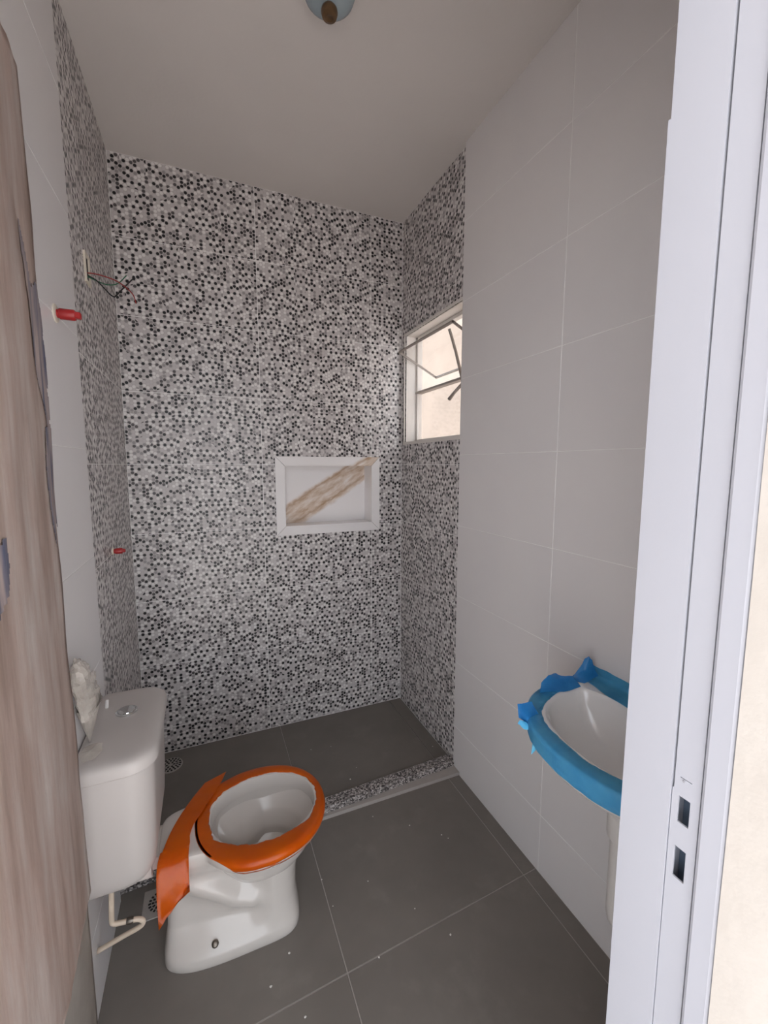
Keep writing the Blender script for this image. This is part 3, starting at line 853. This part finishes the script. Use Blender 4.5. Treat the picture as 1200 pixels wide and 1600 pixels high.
plug((L, 1.735, 1.097), .040, .0105, 'red pipe plug low in the mosaic of the left wall', .013)
eb = thing('outlet_box', 'small cream electrical box with loose wires in the mosaic wall', 'electrical box', (L, 1.66, 2.0))
bm = bmesh.new()
for lo, hi in (((L - .002, 1.615, 1.965), (L + .006, 1.623, 2.055)), ((L - .002, 1.667, 1.965), (L + .006, 1.675, 2.055)), ((L - .002, 1.623, 2.047), (L + .006, 1.667, 2.055)), ((L - .002, 1.623, 1.965), (L + .006, 1.667, 1.973))):
    box(bm, lo, hi)
obj('box_rim', bm, M['box_white'], eb)
obj('box_inside', box(bmesh.new(), (L - .002, 1.623, 1.973), (L + .001, 1.667, 2.047)), M['drain_dark'], eb)
def wire(pts, m, r_=.0022):
    bm = bmesh.new(); tube(bm, spline(pts, 6), r_, 6); return obj('wire', bm, M[m], eb, True)
wire([(L, 1.650, 1.995), (-.290, 1.665, 1.985), (-.262, 1.685, 1.958), (-.250, 1.690, 1.952)], 'black')
wire([(-.250, 1.690, 1.952), (-.235, 1.700, 1.975), (-.210, 1.715, 2.012), (-.195, 1.725, 2.034)], 'black')
wire([(L, 1.645, 2.000), (-.280, 1.66, 2.004), (-.235, 1.68, 1.998), (-.20, 1.70, 1.975), (-.19, 1.705, 1.945)], 'wire_red', .0018)
wire([(L, 1.648, 1.990), (-.27, 1.68, 1.985), (-.24, 1.70, 2.0), (-.215, 1.715, 2.035)], 'wire_green', .0018)
bm = bmesh.new(); bmesh.ops.create_icosphere(bm, subdivisions=2, radius=.0065, matrix=Matrix.Translation((-.195, 1.725, 2.034)) @ Matrix.Diagonal((.8, .8, 1.3, 1)))
obj('wire_tip', bm, M['black'], eb, True)

# ------------------------------------------------------------------ crumpled plastic on the tank
random.seed(5)
bm = bmesh.new(); rows = []
NU, NV = 18, 15
for i in range(NV + 1):
    f = i / NV; z = .960 - .155 * f
    row = []
    for k in range(NU):
        q = 2 * PI * k / NU
        cy = 1.112 + .075 * f
        pin = .45 + .55 * sm(0, .3, f)
        p = Vector((-.288 + .004 * f + .017 * pin * math.cos(q), cy + (.036 + .030 * f) * pin * math.sin(q), z))
        nz = noise.noise(p * 34) * .013 + abs(noise.noise(p * 70)) * .010
        p += Vector((math.cos(q) * nz * .5, math.sin(q) * nz * 1.3, nz * .7))
        p.x = max(p.x, LP + .0015)
        row.append(p)
    rows.append(row)
loft(bm, rows)
bg_ = tag(obj('plastic_bag', bm, M['bag'], None, False, base=(-.288, 1.16, .7235)), 'crumpled clear plastic bag on the toilet tank against the wall', 'plastic bag')
# the open mouth of the bag tapering to a point on the lid
bm = bmesh.new(); rows = []
for f in (0, .35, .7, 1.0):
    row = []
    for k in range(14):
        q = 2 * PI * k / 14
        rr = .036 * (1 - f) + .0015
        row.append(Vector((max(LP + .0015, -.289 + .75 * rr * math.cos(q) + .003 * noise.noise(Vector((q, f * 3, 1)))), 1.185 - .010 * f + rr * math.sin(q), .825 - .1015 * f + .012 * (1 - f) * math.sin(q))))
    rows.append(row)
loft(bm, rows, False, True)
obj('bag_mouth', bm, M['bag_shaded'], bg_)
bm = bmesh.new(); c_ = Vector((-.278, 1.128, .7240)); pts = []
for k in range(16):
    q = 2 * PI * k / 16; rr = .030 * (1 + .5 * noise.noise(Vector((math.cos(q) * 2, math.sin(q) * 2, 8))))
    pts.append(c_ + Vector((max(-.029, math.cos(q) * rr * .8), math.sin(q) * rr * 1.1, .0005 + .007 * abs(noise.noise(Vector((q * 3, 1, 1)))))))
cv = bm.verts.new(c_ + Vector((0, 0, .006))); P_ = [bm.verts.new(p) for p in pts]
for i in range(16): bm.faces.new((cv, P_[i], P_[(i + 1) % 16]))
obj('bag_corner', bm, M['bag'], bg_)
bm = bmesh.new(); lathe(bm, (-.283, 1.335, .7225), (.1, -.1, 1), [(.0045, 0), (.0045, .022), (.003, .024)], 12)
tag(obj('wall_anchor', bm, M['pvc'], None, 'auto', base=(-.283, 1.335, .7225)), 'small white plastic wall anchor standing on the tank lid', 'wall anchor')

# ------------------------------------------------------------------ plaster crumbs on the floor
random.seed(21)
spots = [(.788, 1.237, 0), (.556, 1.059, 0), (.165, 1.09, 0), (.105, 1.03, 0), (.177, .931, 0), (.307, 1.266, 0), (.772, 1.259, 0), (.318, 1.168, 0), (.562, 1.44, 0), (.679, 1.345, 0), (.45, 1.20, 0), (.40, .98, 0), (.62, .95, 0),
         (.42, 1.906, ZS), (.516, 1.891, ZS), (.584, 1.704, ZS), (.98, 1.696, ZS), (.535, 1.645, ZS)]
for i, (x, y, z) in enumerate(spots):
    s_ = random.uniform(.0018, .0036)
    bm = bmesh.new(); bmesh.ops.create_icosphere(bm, subdivisions=1, radius=s_)
    for v in bm.verts: v.co = Vector((v.co.x * random.uniform(.7, 1.4), v.co.y * random.uniform(.7, 1.2), v.co.z * .6))
    mz = min(v.co.z for v in bm.verts)
    for v in bm.verts: v.co += Vector((x, y, z - mz - .0002))
    o = obj('plaster_crumb', bm, M['crumb'], None, False, base=(x, y, z))
    if z: tag(o, 'tiny white plaster crumb lying on the dark shower floor', 'crumb', 'plaster crumbs in the shower')
    else: tag(o, 'tiny white plaster crumb lying on the grey bathroom floor tiles', 'crumb', 'plaster crumbs on the bathroom floor')
